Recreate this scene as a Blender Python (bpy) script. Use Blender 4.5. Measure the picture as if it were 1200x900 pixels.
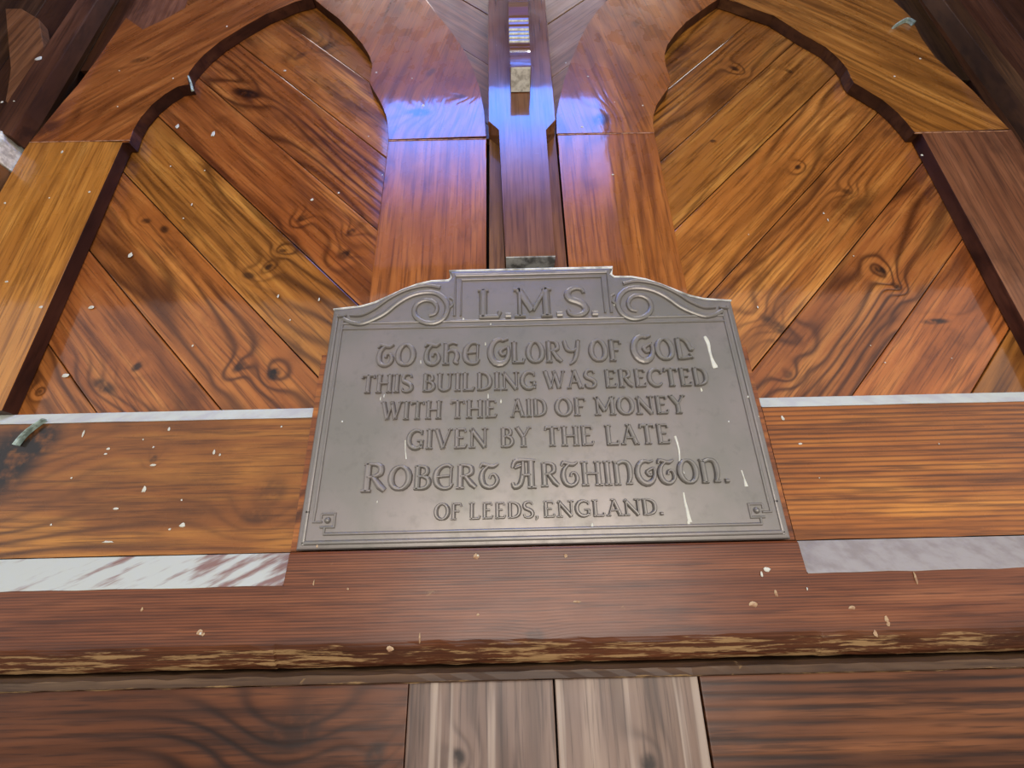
import bpy, bmesh, math, random
from mathutils import Vector, Matrix

random.seed(7)
for o in list(bpy.data.objects):
    bpy.data.objects.remove(o, do_unlink=True)
SC = bpy.context.scene
COL = SC.collection
R = math.radians

# ------------------------------------------------------------------ camera
cd = bpy.data.cameras.new('camera')
cam = bpy.data.objects.new('camera', cd)
COL.objects.link(cam)
cd.sensor_fit = 'HORIZONTAL'
cd.sensor_width = 36.0
cd.lens = 15.0
cd.clip_start = 0.01
rows = Matrix(((0.9997437, 0.02249423, -0.00255934),
               (0.00608612, -0.37592427, -0.9266304),
               (-0.02180596, 0.92637733, -0.37596482)))
m4 = rows.to_4x4()
m4.translation = Vector((0, -0.613, 1.6))
cam.matrix_world = m4
SC.camera = cam

# ------------------------------------------------------------------ view, world
SC.view_settings.view_transform = 'Standard'
SC.view_settings.look = 'None'
SC.view_settings.gamma = 1.0
SC.view_settings.use_curve_mapping = False
SC.view_settings.exposure = 0.18

def lin(c):
    r = []
    for v in c:
        v /= 255.0
        r.append(v / 12.92 if v <= 0.04045 else ((v + 0.055) / 1.055) ** 2.4)
    return (r[0], r[1], r[2], 1.0)

W = bpy.data.worlds.new('sky')
SC.world = W
W.use_nodes = True
wn = W.node_tree.nodes
bg = wn['Background']
bg.inputs['Color'].default_value = (0.93, 0.96, 1.0, 1)
bg.inputs['Strength'].default_value = 0.85

def area(name, loc, target, sx, sy, watts, color):
    ld = bpy.data.lights.new(name, 'AREA')
    ld.shape = 'RECTANGLE'
    ld.size = sx
    ld.size_y = sy
    ld.energy = watts
    ld.color = color
    lo = bpy.data.objects.new(name, ld)
    COL.objects.link(lo)
    lo.location = loc
    d = Vector(target) - Vector(loc)
    lo.rotation_euler = d.to_track_quat('-Z', 'Y').to_euler()
    return lo
area('daylight_through_opening', (0.15, -2.0, 1.35), (0.0, 0, 1.9), 1.5, 1.1, 30, (1.0, 0.95, 0.88))
area('added_top_light', (0.0, -0.30, 4.24), (0.0, -0.05, 2.0), 1.8, 0.30, 17, (1.0, 0.98, 0.95))  # added lamp under the closed ceiling, no known source, brightens upward-facing edges

# ------------------------------------------------------------------ node helpers
class NT:
    def __init__(s, name):
        s.m = bpy.data.materials.new(name)
        s.m.use_nodes = True
        s.t = s.m.node_tree
        s.n = s.t.nodes
        s.p = s.n['Principled BSDF']
    def new(s, typ, **k):
        nd = s.n.new(typ)
        for a, b in k.items():
            setattr(nd, a, b)
        return nd
    def link(s, a, b):
        s.t.links.new(a, b)
    def val(s, nd, i, v):
        if hasattr(v, 'is_output'):
            s.link(v, nd.inputs[i])
        else:
            nd.inputs[i].default_value = v
    def math(s, op, a, b=0.0, c=None, clamp=False):
        nd = s.new('ShaderNodeMath', operation=op)
        nd.use_clamp = clamp
        s.val(nd, 0, a)
        s.val(nd, 1, b)
        if c is not None:
            s.val(nd, 2, c)
        return nd.outputs[0]
    def vmath(s, op, a, b):
        nd = s.new('ShaderNodeVectorMath', operation=op)
        s.val(nd, 0, a)
        s.val(nd, 1, b)
        return nd.outputs[0]
    def noise(s, vec, scale=1.0, detail=2.0, rough=0.5, dist=0.0):
        nd = s.new('ShaderNodeTexNoise')
        s.link(vec, nd.inputs['Vector'])
        nd.inputs['Scale'].default_value = scale
        nd.inputs['Detail'].default_value = detail
        nd.inputs['Roughness'].default_value = rough
        nd.inputs['Distortion'].default_value = dist
        return nd.outputs[0]
    def mix(s, f, a, b, blend='MIX'):
        nd = s.new('ShaderNodeMix', data_type='RGBA', blend_type=blend)
        s.val(nd, 0, f)
        s.val(nd, 6, a)
        s.val(nd, 7, b)
        return nd.outputs[2]
    def smooth(s, v, lo, hi):
        nd = s.new('ShaderNodeMapRange', interpolation_type='SMOOTHSTEP')
        s.val(nd, 0, v)
        nd.inputs[1].default_value = lo
        nd.inputs[2].default_value = hi
        return nd.outputs[0]
    def ramp(s, v, stops):
        nd = s.new('ShaderNodeValToRGB')
        e = nd.color_ramp.elements
        while len(e) < len(stops):
            e.new(0.5)
        for q, (p, c) in zip(e, stops):
            q.position = p
            q.color = c
        s.link(v, nd.inputs[0])
        return nd.outputs[0]
    def bump(s, h, strength, dist):
        nd = s.new('ShaderNodeBump')
        nd.inputs['Strength'].default_value = strength
        nd.inputs['Distance'].default_value = dist
        s.link(h, nd.inputs['Height'])
        s.link(nd.outputs[0], s.p.inputs['Normal'])
        return nd.outputs[0]

def wood(name, dark, mid, light, rings=26, sc=(1.4, 4.0, 9.0), rough=0.28, coat=0.5, line=0.75, knots=(), vary=0.25,
         blotch=0.6, wear=None, streaks=None, coat_rough=0.07, bumpk=1.0, straight=190.0, stripes=None):
    k = NT(name)
    tc = k.new('ShaderNodeTexCoord')
    oi = k.new('ShaderNodeObjectInfo')
    rnd = oi.outputs['Random']
    off = k.new('ShaderNodeCombineXYZ')
    k.link(k.math('MULTIPLY', rnd, 37.0), off.inputs[0])
    k.link(k.math('MULTIPLY', rnd, 11.0), off.inputs[1])
    k.link(k.math('MULTIPLY', rnd, 83.0), off.inputs[2])
    P = tc.outputs['Object']
    V = k.vmath('ADD', P, off.outputs[0])
    base = k.vmath('MULTIPLY', V, sc)
    n1 = k.noise(base, 1.0, 1.6, 0.42, 0.15)
    phase = k.math('MULTIPLY', n1, float(rings) * 2)
    # a gentle straight-grain component so that rings run along the board
    sepp = k.new('ShaderNodeSeparateXYZ')
    k.link(V, sepp.inputs[0])
    phase = k.math('ADD', phase, k.math('MULTIPLY', sepp.outputs[2], straight))
    dmask = None
    if knots:
        gp = k.new('ShaderNodeNewGeometry').outputs['Position']
        for (kx, kz, r, asp, ang, power) in knots:
            d = k.vmath('SUBTRACT', gp, (kx, 0.0, kz))
            mp = k.new('ShaderNodeMapping', vector_type='POINT')
            k.link(d, mp.inputs[0])
            mp.inputs['Rotation'].default_value = (0, R(ang), 0)
            d2 = k.vmath('MULTIPLY', mp.outputs[0], (1.0 / (r * asp), 0.0, 1.0 / r))
            ln = k.new('ShaderNodeVectorMath', operation='LENGTH')
            k.link(d2, ln.inputs[0])
            L = ln.outputs['Value']
            g = k.math('POWER', 2.718, k.math('MULTIPLY', k.math('POWER', k.math('MULTIPLY', L, 0.42), 2.0), -1.0))
            phase = k.math('ADD', phase, k.math('MULTIPLY', g, 9.0))
            dm = k.math('MULTIPLY', k.math('SUBTRACT', 1.0, k.smooth(L, 0.45, 1.25)), power)
            dmask = dm if dmask is None else k.math('MAXIMUM', dmask, dm)
    ring = k.math('MULTIPLY_ADD', k.math('SINE', phase), 0.5, 0.5)
    ring = k.math('POWER', ring, 2.6)
    fib = k.noise(k.vmath('MULTIPLY', V, (9.0, 60.0, 260.0)), 1.0, 3.0, 0.6)
    fib2 = k.noise(k.vmath('MULTIPLY', V, (3.0, 20.0, 48.0)), 1.0, 3.0, 0.55)
    big = k.noise(k.vmath('MULTIPLY', V, (4.0, 6.0, 11.0)), 1.0, 4.0, 0.6)
    col = k.ramp(k.math('ADD', k.math('MULTIPLY', fib2, 0.65), k.math('MULTIPLY', big, 0.35)),
                 [(0.30, dark), (0.50, mid), (0.68, light)])
    drift = k.smooth(k.noise(k.vmath('MULTIPLY', V, (3.5, 4.0, 6.0)), 1.0, 3.0), 0.40, 0.64)
    col = k.mix(k.math('MULTIPLY', drift, 0.55), col, tuple(a * b for a, b in zip(mid[:3], (0.82, 0.72, 0.62))) + (1,))
    lm = k.math('MULTIPLY', ring, k.math('MULTIPLY', k.smooth(k.noise(k.vmath('MULTIPLY', V, (2.0, 2.0, 5.0)), 1.0, 2.0), 0.32, 0.62), line))
    col = k.mix(lm, col, tuple(c * 0.55 for c in dark[:3]) + (1,))
    col = k.mix(k.math('MULTIPLY', k.smooth(fib, 0.46, 0.68), 0.6), col, tuple(c * 0.6 for c in dark[:3]) + (1,))
    blo = k.smooth(k.noise(k.vmath('MULTIPLY', V, (5.0, 5.0, 8.0)), 1.0, 5.0, 0.62), 0.52, 0.74)
    col = k.mix(k.math('MULTIPLY', blo, blotch), col, tuple(c * 0.45 for c in dark[:3]) + (1,))
    if stripes:   # broad dark bands of late wood running along the board
        wv = k.noise(k.vmath('MULTIPLY', V, (1.3, 6.0, 30.0)), 1.0, 2.0, 0.5, 0.4)
        col = k.mix(k.math('MULTIPLY', k.smooth(wv, 0.5, 0.62), stripes), col, tuple(c * 0.3 for c in dark[:3]) + (1,))
    if dmask is not None:
        nz = k.noise(k.vmath('MULTIPLY', V, (60.0, 60.0, 60.0)), 1.0, 3.0)
        dmask = k.math('MULTIPLY', dmask, k.smooth(nz, 0.2, 0.55))
        col = k.mix(dmask, col, lin((30, 17, 13)))
    # each board its own tone
    hv = k.new('ShaderNodeHueSaturation')
    fr = k.math('FRACT', k.math('MULTIPLY', rnd, 7.13))
    k.link(k.math('MULTIPLY_ADD', k.math('FRACT', k.math('MULTIPLY', rnd, 3.7)), 0.018, 0.498), hv.inputs['Hue'])
    k.link(k.math('MULTIPLY_ADD', fr, vary * 1.6, 1.0 - vary * 0.8), hv.inputs['Value'])
    k.link(col, hv.inputs['Color'])
    col = hv.outputs['Color']
    height = k.math('SUBTRACT', k.math('MULTIPLY', fib2, 0.5), k.math('MULTIPLY', ring, 0.25))
    height = k.math('ADD', height, k.math('MULTIPLY', fib, 0.25))
    sm = k.noise(k.vmath('MULTIPLY', V, (14.0, 14.0, 22.0)), 1.0, 2.0)
    height = k.math('ADD', height, k.math('MULTIPLY', sm, 1.6))
    rg = k.math('MULTIPLY_ADD', k.noise(k.vmath('MULTIPLY', V, (20.0, 20.0, 30.0)), 1.0, 3.0), 0.25, rough - 0.12)
    if wear:      # varnish worn through to pale raw wood along the lower edge
        z0, z1, tone = wear
        sp = k.new('ShaderNodeSeparateXYZ')
        k.link(P, sp.inputs[0])
        edge = k.math('SUBTRACT', 1.0, k.smooth(sp.outputs[2], z0, z1))
        edge = k.math('ADD', edge, k.math('MULTIPLY', k.math('SUBTRACT', k.noise(k.vmath('MULTIPLY', V, (6.0, 6.0, 20.0)), 1.0, 3.0), 0.5), 0.5), clamp=True)
        wz = k.noise(k.vmath('MULTIPLY', V, (14.0, 90.0, 210.0)), 1.0, 5.0, 0.7)
        wm = k.smooth(k.math('MULTIPLY', edge, wz), 0.49, 0.57)
        # a few stray scuffs higher up
        wz2 = k.noise(k.vmath('MULTIPLY', V, (30.0, 60.0, 55.0)), 1.0, 4.0, 0.6, 0.6)
        wm = k.math('MAXIMUM', wm, k.math('MULTIPLY', k.smooth(wz2, 0.70, 0.76), 0.7))
        grime = k.math('MULTIPLY', edge, 0.55)
        col = k.mix(grime, col, lin((50, 32, 24)))
        col = k.mix(k.math('MULTIPLY', wm, 0.85), col, tone)
        rg = k.math('ADD', rg, k.math('MULTIPLY', wm, 0.3))
    if streaks:
        st = k.noise(k.vmath('MULTIPLY', V, (2.2, 8.0, 70.0)), 1.0, 3.0, 0.5)
        col = k.mix(k.math('MULTIPLY', k.smooth(st, 0.52, 0.66), 0.7), col, streaks)
    k.link(col, k.p.inputs['Base Color'])
    k.link(rg, k.p.inputs['Roughness'])
    k.p.inputs['Specular IOR Level'].default_value = 0.18
    k.p.inputs['Coat Weight'].default_value = coat
    k.p.inputs['Coat Roughness'].default_value = coat_rough
    nb = k.bump(height, 0.35 * bumpk, 0.0012)
    cb = k.new('ShaderNodeBump')
    cb.inputs['Strength'].default_value = 0.25 * bumpk
    cb.inputs['Distance'].default_value = 0.0008
    k.link(height, cb.inputs['Height'])
    k.link(cb.outputs[0], k.p.inputs['Coat Normal'])
    return k.m

def plain(name, color, rough=0.6, metal=0.0, var=0.2, scale=30, color2=None, bump=0.3, bdist=0.001, lo=0.4, hi=0.65):
    k = NT(name)
    P = k.new('ShaderNodeTexCoord').outputs['Object']
    n = k.noise(P, scale, 5.0, 0.6)
    c2 = color2 or tuple(c * (1 - var) for c in color[:3]) + (1,)
    k.link(k.mix(k.smooth(n, lo, hi), color, c2), k.p.inputs['Base Color'])
    k.link(k.math('MULTIPLY_ADD', n, 0.25, rough - 0.12), k.p.inputs['Roughness'])
    k.p.inputs['Metallic'].default_value = metal
    if bump:
        k.bump(k.noise(P, scale * 2.5, 4.0), bump, bdist)
    return k.m

# knots: x, z, radius, aspect, angle, strength
KN = []
def kn(pts, r, asp, ang, pw=0.9):
    KN.append((pts[0][0], pts[0][1], r, asp, ang, pw))
kn([(-0.3001, 2.1242)], 0.010, 1.3, 45)
kn([(-0.2951, 2.1735)], 0.008, 1.6, 45, 0.7)
kn([(-0.3927, 2.2113)], 0.007, 1.8, 45, 0.6)
kn([(-0.4364, 2.0992)], 0.007, 1.2, 45, 0.85)
kn([(-0.4682, 2.0813)], 0.008, 1.8, -20, 0.7)
kn([(-0.4181, 2.1351)], 0.005, 1.8, 0, 0.6)
kn([(-0.3870, 1.8866)], 0.013, 1.0, 45, 1.0)
kn([(-0.4480, 1.8988)], 0.008, 1.6, 45, 0.7)
kn([(-0.6145, 1.9044)], 0.008, 1.4, 45, 0.9)
kn([(-0.6591, 1.8707)], 0.011, 2.6, -25, 0.8)
kn([(-0.7590, 1.8628)], 0.005, 1.0, 0, 0.7)
kn([(-0.4766, 2.7016)], 0.010, 2.2, 45, 0.5)
kn([(-0.5735, 2.5730)], 0.012, 2.8, -20, 0.9)
kn([(-0.6514, 2.1914)], 0.008, 1.5, -40, 0.8)
kn([(-0.6935, 2.2133)], 0.007, 1.6, -10, 0.7)
kn([(-0.4157, 2.7379)], 0.012, 2.4, 45, 0.5)
kn([(0.6665, 2.0625)], 0.009, 1.3, -45, 0.9)
kn([(0.6829, 2.0275)], 0.007, 1.5, -45, 0.8)
kn([(0.7252, 1.9557)], 0.006, 4.2, 2, 0.9)
kn([(0.4485, 1.8646)], 0.008, 1.2, 45, 0.6)
kn([(0.4497, 1.9561)], 0.012, 2.4, -45, 0.7)
kn([(0.5893, 2.3164)], 0.006, 1.4, 45, 0.8)
kn([(0.4326, 2.3935)], 0.005, 1.5, 0, 0.8)
kn([(0.6488, 2.6105)], 0.007, 1.5, -45, 0.6)
kn([(0.5292, 2.6233)], 0.007, 1.8, -45, 0.6)
kn([(0.6675, 2.2483)], 0.007, 1.5, 0, 0.6)
KR = [(p[0], p[1], r, a, g, w) for (p, r, a, g, w) in (
    ([(-0.7335, 1.7459)][0], 0.050, 1.3, 70, 1.0), ([(-0.7115, 1.7682)][0], 0.034, 1.6, 40, 1.0),
    ([(-0.5221, 1.7435)][0], 0.005, 1.3, 60, 0.7), ([(-0.3417, 1.6944)][0], 0.020, 1.2, 0, 0.45),
    ([(-0.3563, 1.6601)][0], 0.013, 1.7, 0, 0.5), ([(0.4305, 1.7700)][0], 0.012, 1.5, 0, 0.4))]
KS = [(p[0], p[1], r, a, g, w) for (p, r, a, g, w) in (
    ([(-0.1814, 2.4665)][0], 0.014, 2.2, 0, 0.8), ([(-0.0932, 2.5142)][0], 0.008, 1.8, 0, 0.6),
    ([(0.1998, 2.4344)][0], 0.018, 1.2, 45, 0.75), ([(-0.2350, 2.2702)][0], 0.006, 3.5, 80, 0.7),
    ([(-0.1610, 2.5946)][0], 0.008, 2.2, 60, 0.6), ([(-0.8199, 2.6599)][0], 0.010, 2.6, 20, 0.6),
    ([(-0.9477, 2.4435)][0], 0.022, 1.5, 20, 0.5), ([(0.3124, 2.7551)][0], 0.012, 1.6, 45, 0.4))]
KB = [(p[0], p[1], r, a, g, w) for (p, r, a, g, w) in (
    ([(0.0216, 1.5143)][0], 0.009, 1.4, 0, 0.5), ([(-0.2569, 1.4180)][0], 0.03, 1.2, 0, 0.3),
    ([(-0.1569, 1.4022)][0], 0.012, 1.3, 60, 0.7), ([(-0.0665, 1.3990)][0], 0.009, 1.0, 0, 0.9),
    ([(0.1396, 1.3898)][0], 0.010, 1.0, 0, 0.9), ([(-0.2491, 1.4252)][0], 0.024, 1.6, 15, 0.6))]

M = {}
M['panel'] = wood('varnished_pine_panel', lin((86, 42, 20)), lin((166, 96, 44)), lin((208, 136, 66)), knots=KN, vary=0.22, line=0.8, blotch=0.7)
M['frame'] = wood('varnished_pine_frame', lin((106, 54, 26)), lin((160, 90, 42)), lin((190, 116, 58)), rings=20, knots=KS,
                  vary=0.1, blotch=0.55, line=0.5, coat=0.9, coat_rough=0.05, bumpk=0.8)
M['gold'] = wood('golden_varnished_pine', lin((134, 78, 30)), lin((196, 128, 54)), lin((226, 160, 78)), rings=14, line=0.35,
                 vary=0.12, blotch=0.5)
M['dim'] = wood('dusty_brown_pine', lin((84, 48, 30)), lin((128, 80, 50)), lin((152, 100, 66)), rings=14, line=0.4, rough=0.5,
                coat=0.15, vary=0.1)
M['grey'] = wood('dusty_faded_pine', lin((100, 68, 48)), lin((146, 106, 78)), lin((172, 134, 104)), rings=12, line=0.3, rough=0.55,
                 coat=0.1, vary=0.1, blotch=0.3)
M['dark'] = wood('dark_stained_timber', lin((44, 22, 12)), lin((72, 42, 24)), lin((98, 62, 40)), rings=10, line=0.3, rough=0.6, coat=0.03)
M['post'] = wood('smooth_stained_post', lin((84, 50, 36)), lin((118, 74, 52)), lin((144, 96, 70)), rings=10, line=0.3, coat=1.0,
                 coat_rough=0.06, rough=0.22, bumpk=0.7, blotch=0.3)
M['rail'] = wood('reddish_rail_timber', lin((84, 40, 20)), lin((140, 74, 34)), lin((190, 116, 52)), rings=18, sc=(0.7, 4.0, 10.0),
                 knots=KR, blotch=0.35, vary=0.12, coat=0.5)
M['rail2'] = wood('close_grained_rail_timber', lin((90, 44, 16)), lin((158, 86, 34)), lin((200, 124, 52)), rings=10, sc=(0.5, 3.0, 8.0),
                 straight=900.0, line=0.7, blotch=0.2, vary=0.1, coat=0.5)
M['beam'] = wood('worn_mahogany_beam', lin((70, 32, 18)), lin((118, 62, 36)), lin((150, 88, 56)), rings=6, sc=(0.35, 3.0, 9.0), straight=2000.0,
                 knots=KB, line=0.6, blotch=0.3, vary=0.02, wear=(-0.046, -0.018, lin((154, 120, 80))), rough=0.36, coat=0.4, coat_rough=0.32)
M['lip'] = wood('worn_fillet_timber', lin((56, 36, 26)), lin((100, 70, 52)), lin((126, 96, 74)), rings=10, line=0.4, rough=0.55,
                coat=0.1, vary=0.02, wear=(-0.006, 0.004, lin((150, 118, 76))), blotch=0.5)
M['lower'] = wood('dark_grained_board', lin((44, 20, 13)), lin((98, 48, 30)), lin((128, 68, 44)), rings=14, sc=(0.8, 3.0, 11.0),
                  knots=KB, line=0.85, blotch=0.4, vary=0.05, stripes=0.4, straight=420.0, rough=0.35, coat=0.3, coat_rough=0.35)
M['faded'] = wood('faded_upright_board', lin((76, 54, 48)), lin((122, 96, 86)), lin((152, 126, 112)), rings=16, sc=(0.6, 3.0, 8.0),
                  knots=KB, line=0.4, blotch=0.35, vary=0.16, streaks=lin((172, 152, 134)), rough=0.4, coat=0.25, coat_rough=0.35)
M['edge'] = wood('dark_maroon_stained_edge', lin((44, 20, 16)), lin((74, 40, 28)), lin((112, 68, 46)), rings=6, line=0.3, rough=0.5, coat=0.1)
M['joint_pale'] = plain('pale_joint_strip', lin((186, 136, 96)), 0.6, 0, 0.4, 60, lin((110, 62, 40)), 0)
M['endgrain'] = plain('grey_end_grain', lin((232, 228, 214)), 0.8, 0, 0.3, 70, lin((176, 170, 156)), 0.6)
M['endgrain_dark'] = plain('dirty_end_grain', lin((176, 172, 162)), 0.8, 0, 0.3, 40, lin((92, 88, 82)), 0.6)
M['dust'] = plain('pale_dusty_paint', lin((200, 202, 186)), 0.85, 0, 0.2, 22, lin((186, 184, 176)), 0.4)
M['splash'] = plain('white_dried_splash', lin((206, 202, 184)), 0.6, 0, 0.15, 90, None, 0.3)
M['scuff'] = plain('pale_scuffed_wood', lin((186, 156, 118)), 0.7, 0, 0.3, 90, lin((142, 100, 70)), 0.2)
M['silk'] = plain('pale_green_silk', lin((176, 192, 178)), 0.7, 0, 0.2, 60, lin((104, 116, 104)), 0.4)
M['void'] = plain('dark_backing', lin((30, 16, 11)), 0.9, 0, 0.2, 10, None, 0)
M['stone'] = plain('grey_stone', lin((150, 142, 130)), 0.9, 0, 0.3, 6, None, 0.3, 0.01)
M['plaster'] = plain('brown_stained_ceiling', lin((80, 50, 34)), 0.8, 0, 0.2, 6, None, 0)

# streaky whitewash over wood for the ledge below the rail
k = NT('streaky_whitewash')
Pp = k.new('ShaderNodeTexCoord').outputs['Object']
rot = k.new('ShaderNodeMapping')
k.link(Pp, rot.inputs[0])
rot.inputs['Rotation'].default_value = (0, R(35), 0)
nz = k.noise(k.vmath('MULTIPLY', rot.outputs[0], (9.0, 20.0, 60.0)), 1.0, 4.0, 0.6)
nz2 = k.noise(k.vmath('MULTIPLY', Pp, (4.0, 4.0, 4.0)), 1.0, 2.0)
c = k.mix(k.smooth(k.math('ADD', nz, k.math('MULTIPLY', nz2, 0.5)), 0.74, 0.92), lin((194, 196, 182)), lin((140, 108, 96)))
k.link(c, k.p.inputs['Base Color'])
k.p.inputs['Roughness'].default_value = 0.7
k.bump(nz, 0.3, 0.001)
M['wash'] = k.m
M['wash_lilac'] = plain('lilac_grey_dusty_paint', lin((164, 156, 148)), 0.7, 0, 0.15, 30, lin((146, 136, 128)), 0.3)

# plaque metal: painted bronze gone grey
k = NT('grey_patinated_bronze')
Pp = k.new('ShaderNodeTexCoord').outputs['Object']
n1 = k.noise(Pp, 7.0, 4.0, 0.6)
n2 = k.noise(Pp, 70.0, 4.0, 0.6)
c = k.mix(k.smooth(n1, 0.35, 0.65), lin((134, 124, 117)), lin((123, 117, 108)))
c = k.mix(k.math('MULTIPLY', k.smooth(n2, 0.5, 0.75), 0.3), c, lin((98, 92, 84)))
k.link(c, k.p.inputs['Base Color'])
k.p.inputs['Metallic'].default_value = 0.45
k.link(k.math('MULTIPLY_ADD', n2, 0.2, 0.28), k.p.inputs['Roughness'])
k.bump(k.math('ADD', k.math('MULTIPLY', n2, 0.4), k.noise(Pp, 18.0, 2.0)), 0.15, 0.002)
M['bronze'] = k.m
M['bronze_pale'] = plain('pale_plaque_edge', lin((222, 220, 210)), 0.5, 0.0, 0.2, 40, lin((140, 136, 126)), 0.2)  # near-white tone for the strip along the plaque's upper outline

# ------------------------------------------------------------------ object helpers
def tag(o, label=None, cat=None, group=None, kind=None):
    for a, b in (('label', label), ('category', cat), ('group', group), ('kind', kind)):
        if b:
            o[a] = b
    return o

def empty(name, loc, label=None, cat=None, group=None, kind=None):
    o = bpy.data.objects.new(name, None)
    o.empty_display_size = 0.05
    COL.objects.link(o)
    o.location = loc
    return tag(o, label, cat, group, kind)

def origin(parent):
    v = Vector((0, 0, 0))
    while parent is not None:
        v += parent.location
        parent = parent.parent
    return v

def link(name, bm, mat, loc, roty=0.0, parent=None, smooth=False):
    me = bpy.data.meshes.new(name)
    bmesh.ops.recalc_face_normals(bm, faces=bm.faces)
    if smooth:
        for f in bm.faces:
            f.smooth = True
    bm.to_mesh(me)
    bm.free()
    me.materials.append(mat)
    o = bpy.data.objects.new(name, me)
    COL.objects.link(o)
    if parent is not None:
        o.parent = parent
        loc = Vector(loc) - origin(parent)
    o.location = loc
    o.rotation_euler = (0, roty, 0)
    return o

def densify(poly, step):
    out = []
    n = len(poly)
    for i in range(n):
        a, b = Vector(poly[i]), Vector(poly[(i + 1) % n])
        m = max(1, int((b - a).length / step))
        for j in range(m):
            out.append(tuple(a + (b - a) * j / m))
    return out

def prism(name, poly, y0, y1, mat, parent=None, grain=0.0, bevel=0.0012, wobble=0.0, tilt=0.0, edge=None):
    """solid board: outline poly [(x,z)], front face at y0, back at y1, grain angle in degrees"""
    if wobble:
        poly = densify(poly, 0.035)
        poly = [(x + random.uniform(-wobble, wobble), z + random.uniform(-wobble, wobble)) for x, z in poly]
    cx = sum(p[0] for p in poly) / len(poly)
    cz = sum(p[1] for p in poly) / len(poly)
    g = R(grain)
    cg, sg = math.cos(g), math.sin(g)
    bm = bmesh.new()
    fr, bk = [], []
    ym = (y0 + y1) / 2
    for x, z in poly:
        dx, dz = x - cx, z - cz
        lx, lz = dx * cg + dz * sg, -dx * sg + dz * cg
        fr.append(bm.verts.new((lx, y0 - ym + tilt * lz, lz)))
        bk.append(bm.verts.new((lx, y1 - ym, lz)))
    f = bm.faces.new(fr)
    bm.faces.new(list(reversed(bk)))
    n = len(fr)
    for i in range(n):
        j = (i + 1) % n
        bm.faces.new((fr[j], fr[i], bk[i], bk[j]))
    if bevel:
        bmesh.ops.bevel(bm, geom=list(f.edges), offset=bevel, segments=2, profile=0.6, affect='EDGES', clamp_overlap=True)
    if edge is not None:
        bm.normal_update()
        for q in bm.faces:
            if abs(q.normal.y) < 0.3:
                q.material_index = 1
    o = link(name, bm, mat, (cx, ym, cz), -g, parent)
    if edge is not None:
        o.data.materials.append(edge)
    return o

def box(name, x0, x1, y0, y1, z0, z1, mat, parent=None, bevel=0.0015, grain=0.0, edge=None):
    return prism(name, [(x0, z0), (x1, z0), (x1, z1), (x0, z1)], y0, y1, mat, parent, grain, bevel, edge=edge)

def loft_x(name, stations, mat, parent=None, smooth=False):
    """stations: [(x, [(y,z),...])] same count each; solid bar along x with closed ends"""
    cx = (stations[0][0] + stations[-1][0]) / 2
    ys = [p[0] for s in stations for p in s[1]]
    zs = [p[1] for s in stations for p in s[1]]
    cy, cz = (min(ys) + max(ys)) / 2, (min(zs) + max(zs)) / 2
    bm = bmesh.new()
    rings = []
    for x, pr in stations:
        rings.append([bm.verts.new((x - cx, y - cy, z - cz)) for y, z in pr])
    for a, b in zip(rings, rings[1:]):
        n = len(a)
        for i in range(n):
            j = (i + 1) % n
            bm.faces.new((a[i], a[j], b[j], b[i]))
    bm.faces.new(rings[0])
    bm.faces.new(list(reversed(rings[-1])))
    return link(name, bm, mat, (cx, cy, cz), 0, parent, smooth)

def add_ridge(bm, pts, w, y, h, ox, oz, taper=None):
    """raised rounded ridge following pts on a vertical face at y (front towards -y); w = width or list"""
    n = len(pts)
    ws = [w] * n if not isinstance(w, (list, tuple)) else w
    if len(ws) != n:
        ws = [ws[0] + (ws[-1] - ws[0]) * i / (n - 1) for i in range(n)]
    P = [Vector((p[0] - ox, p[1] - oz)) for p in pts]
    prof = [(-0.5, 0.0), (-0.36, 0.75), (-0.14, 1.0), (0.14, 1.0), (0.36, 0.75), (0.5, 0.0)]
    rings = []
    closed = (P[0] - P[-1]).length < 1e-6 and n > 3
    for i in range(n):
        if closed:
            a, b = P[(i - 1) % (n - 1)], P[(i + 1) % (n - 1)]
        else:
            a, b = P[max(i - 1, 0)], P[min(i + 1, n - 1)]
        t = (b - a)
        t = t.normalized() if t.length > 1e-9 else Vector((1, 0))
        nn = Vector((-t.y, t.x))
        k = 1.0
        if 0 < i < n - 1:
            d1 = (P[i] - P[i - 1])
            if d1.length > 1e-9:
                cs = abs(d1.normalized().dot(t))
                k = min(1.0 / max(cs, 0.6), 1.5)
        rings.append([bm.verts.new((P[i].x + nn.x * ws[i] * u * k, y - h * v, P[i].y + nn.y * ws[i] * u * k)) for u, v in prof])
    for a, b in zip(rings, rings[1:]):
        for i in range(len(prof) - 1):
            bm.faces.new((a[i], a[i + 1], b[i + 1], b[i]))
    if not closed:
        bm.faces.new(rings[0])
        bm.faces.new(list(reversed(rings[-1])))

def ridge_obj(name, runs, y, h, mat, parent, smooth=True):
    xs = [p[0] for r in runs for p in r[0]]
    zs = [p[1] for r in runs for p in r[0]]
    ox, oz = (min(xs) + max(xs)) / 2, (min(zs) + max(zs)) / 2
    bm = bmesh.new()
    for pts, w in runs:
        add_ridge(bm, pts, w, 0.0, h, ox, oz)
    o = link(name, bm, mat, (ox, y, oz), 0, parent, False)
    return o

def catmull(pts, n=5):
    out = []
    P = [pts[0]] + list(pts) + [pts[-1]]
    for i in range(1, len(P) - 2):
        p0, p1, p2, p3 = P[i - 1], P[i], P[i + 1], P[i + 2]
        for j in range(n):
            t = j / n
            out.append(tuple(0.5 * ((2 * p1[q]) + (-p0[q] + p2[q]) * t + (2 * p0[q] - 5 * p1[q] + 4 * p2[q] - p3[q]) * t * t
                                    + (-p0[q] + 3 * p1[q] - 3 * p2[q] + p3[q]) * t ** 3) for q in (0, 1)))
    out.append(tuple(pts[-1]))
    return out

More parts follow.
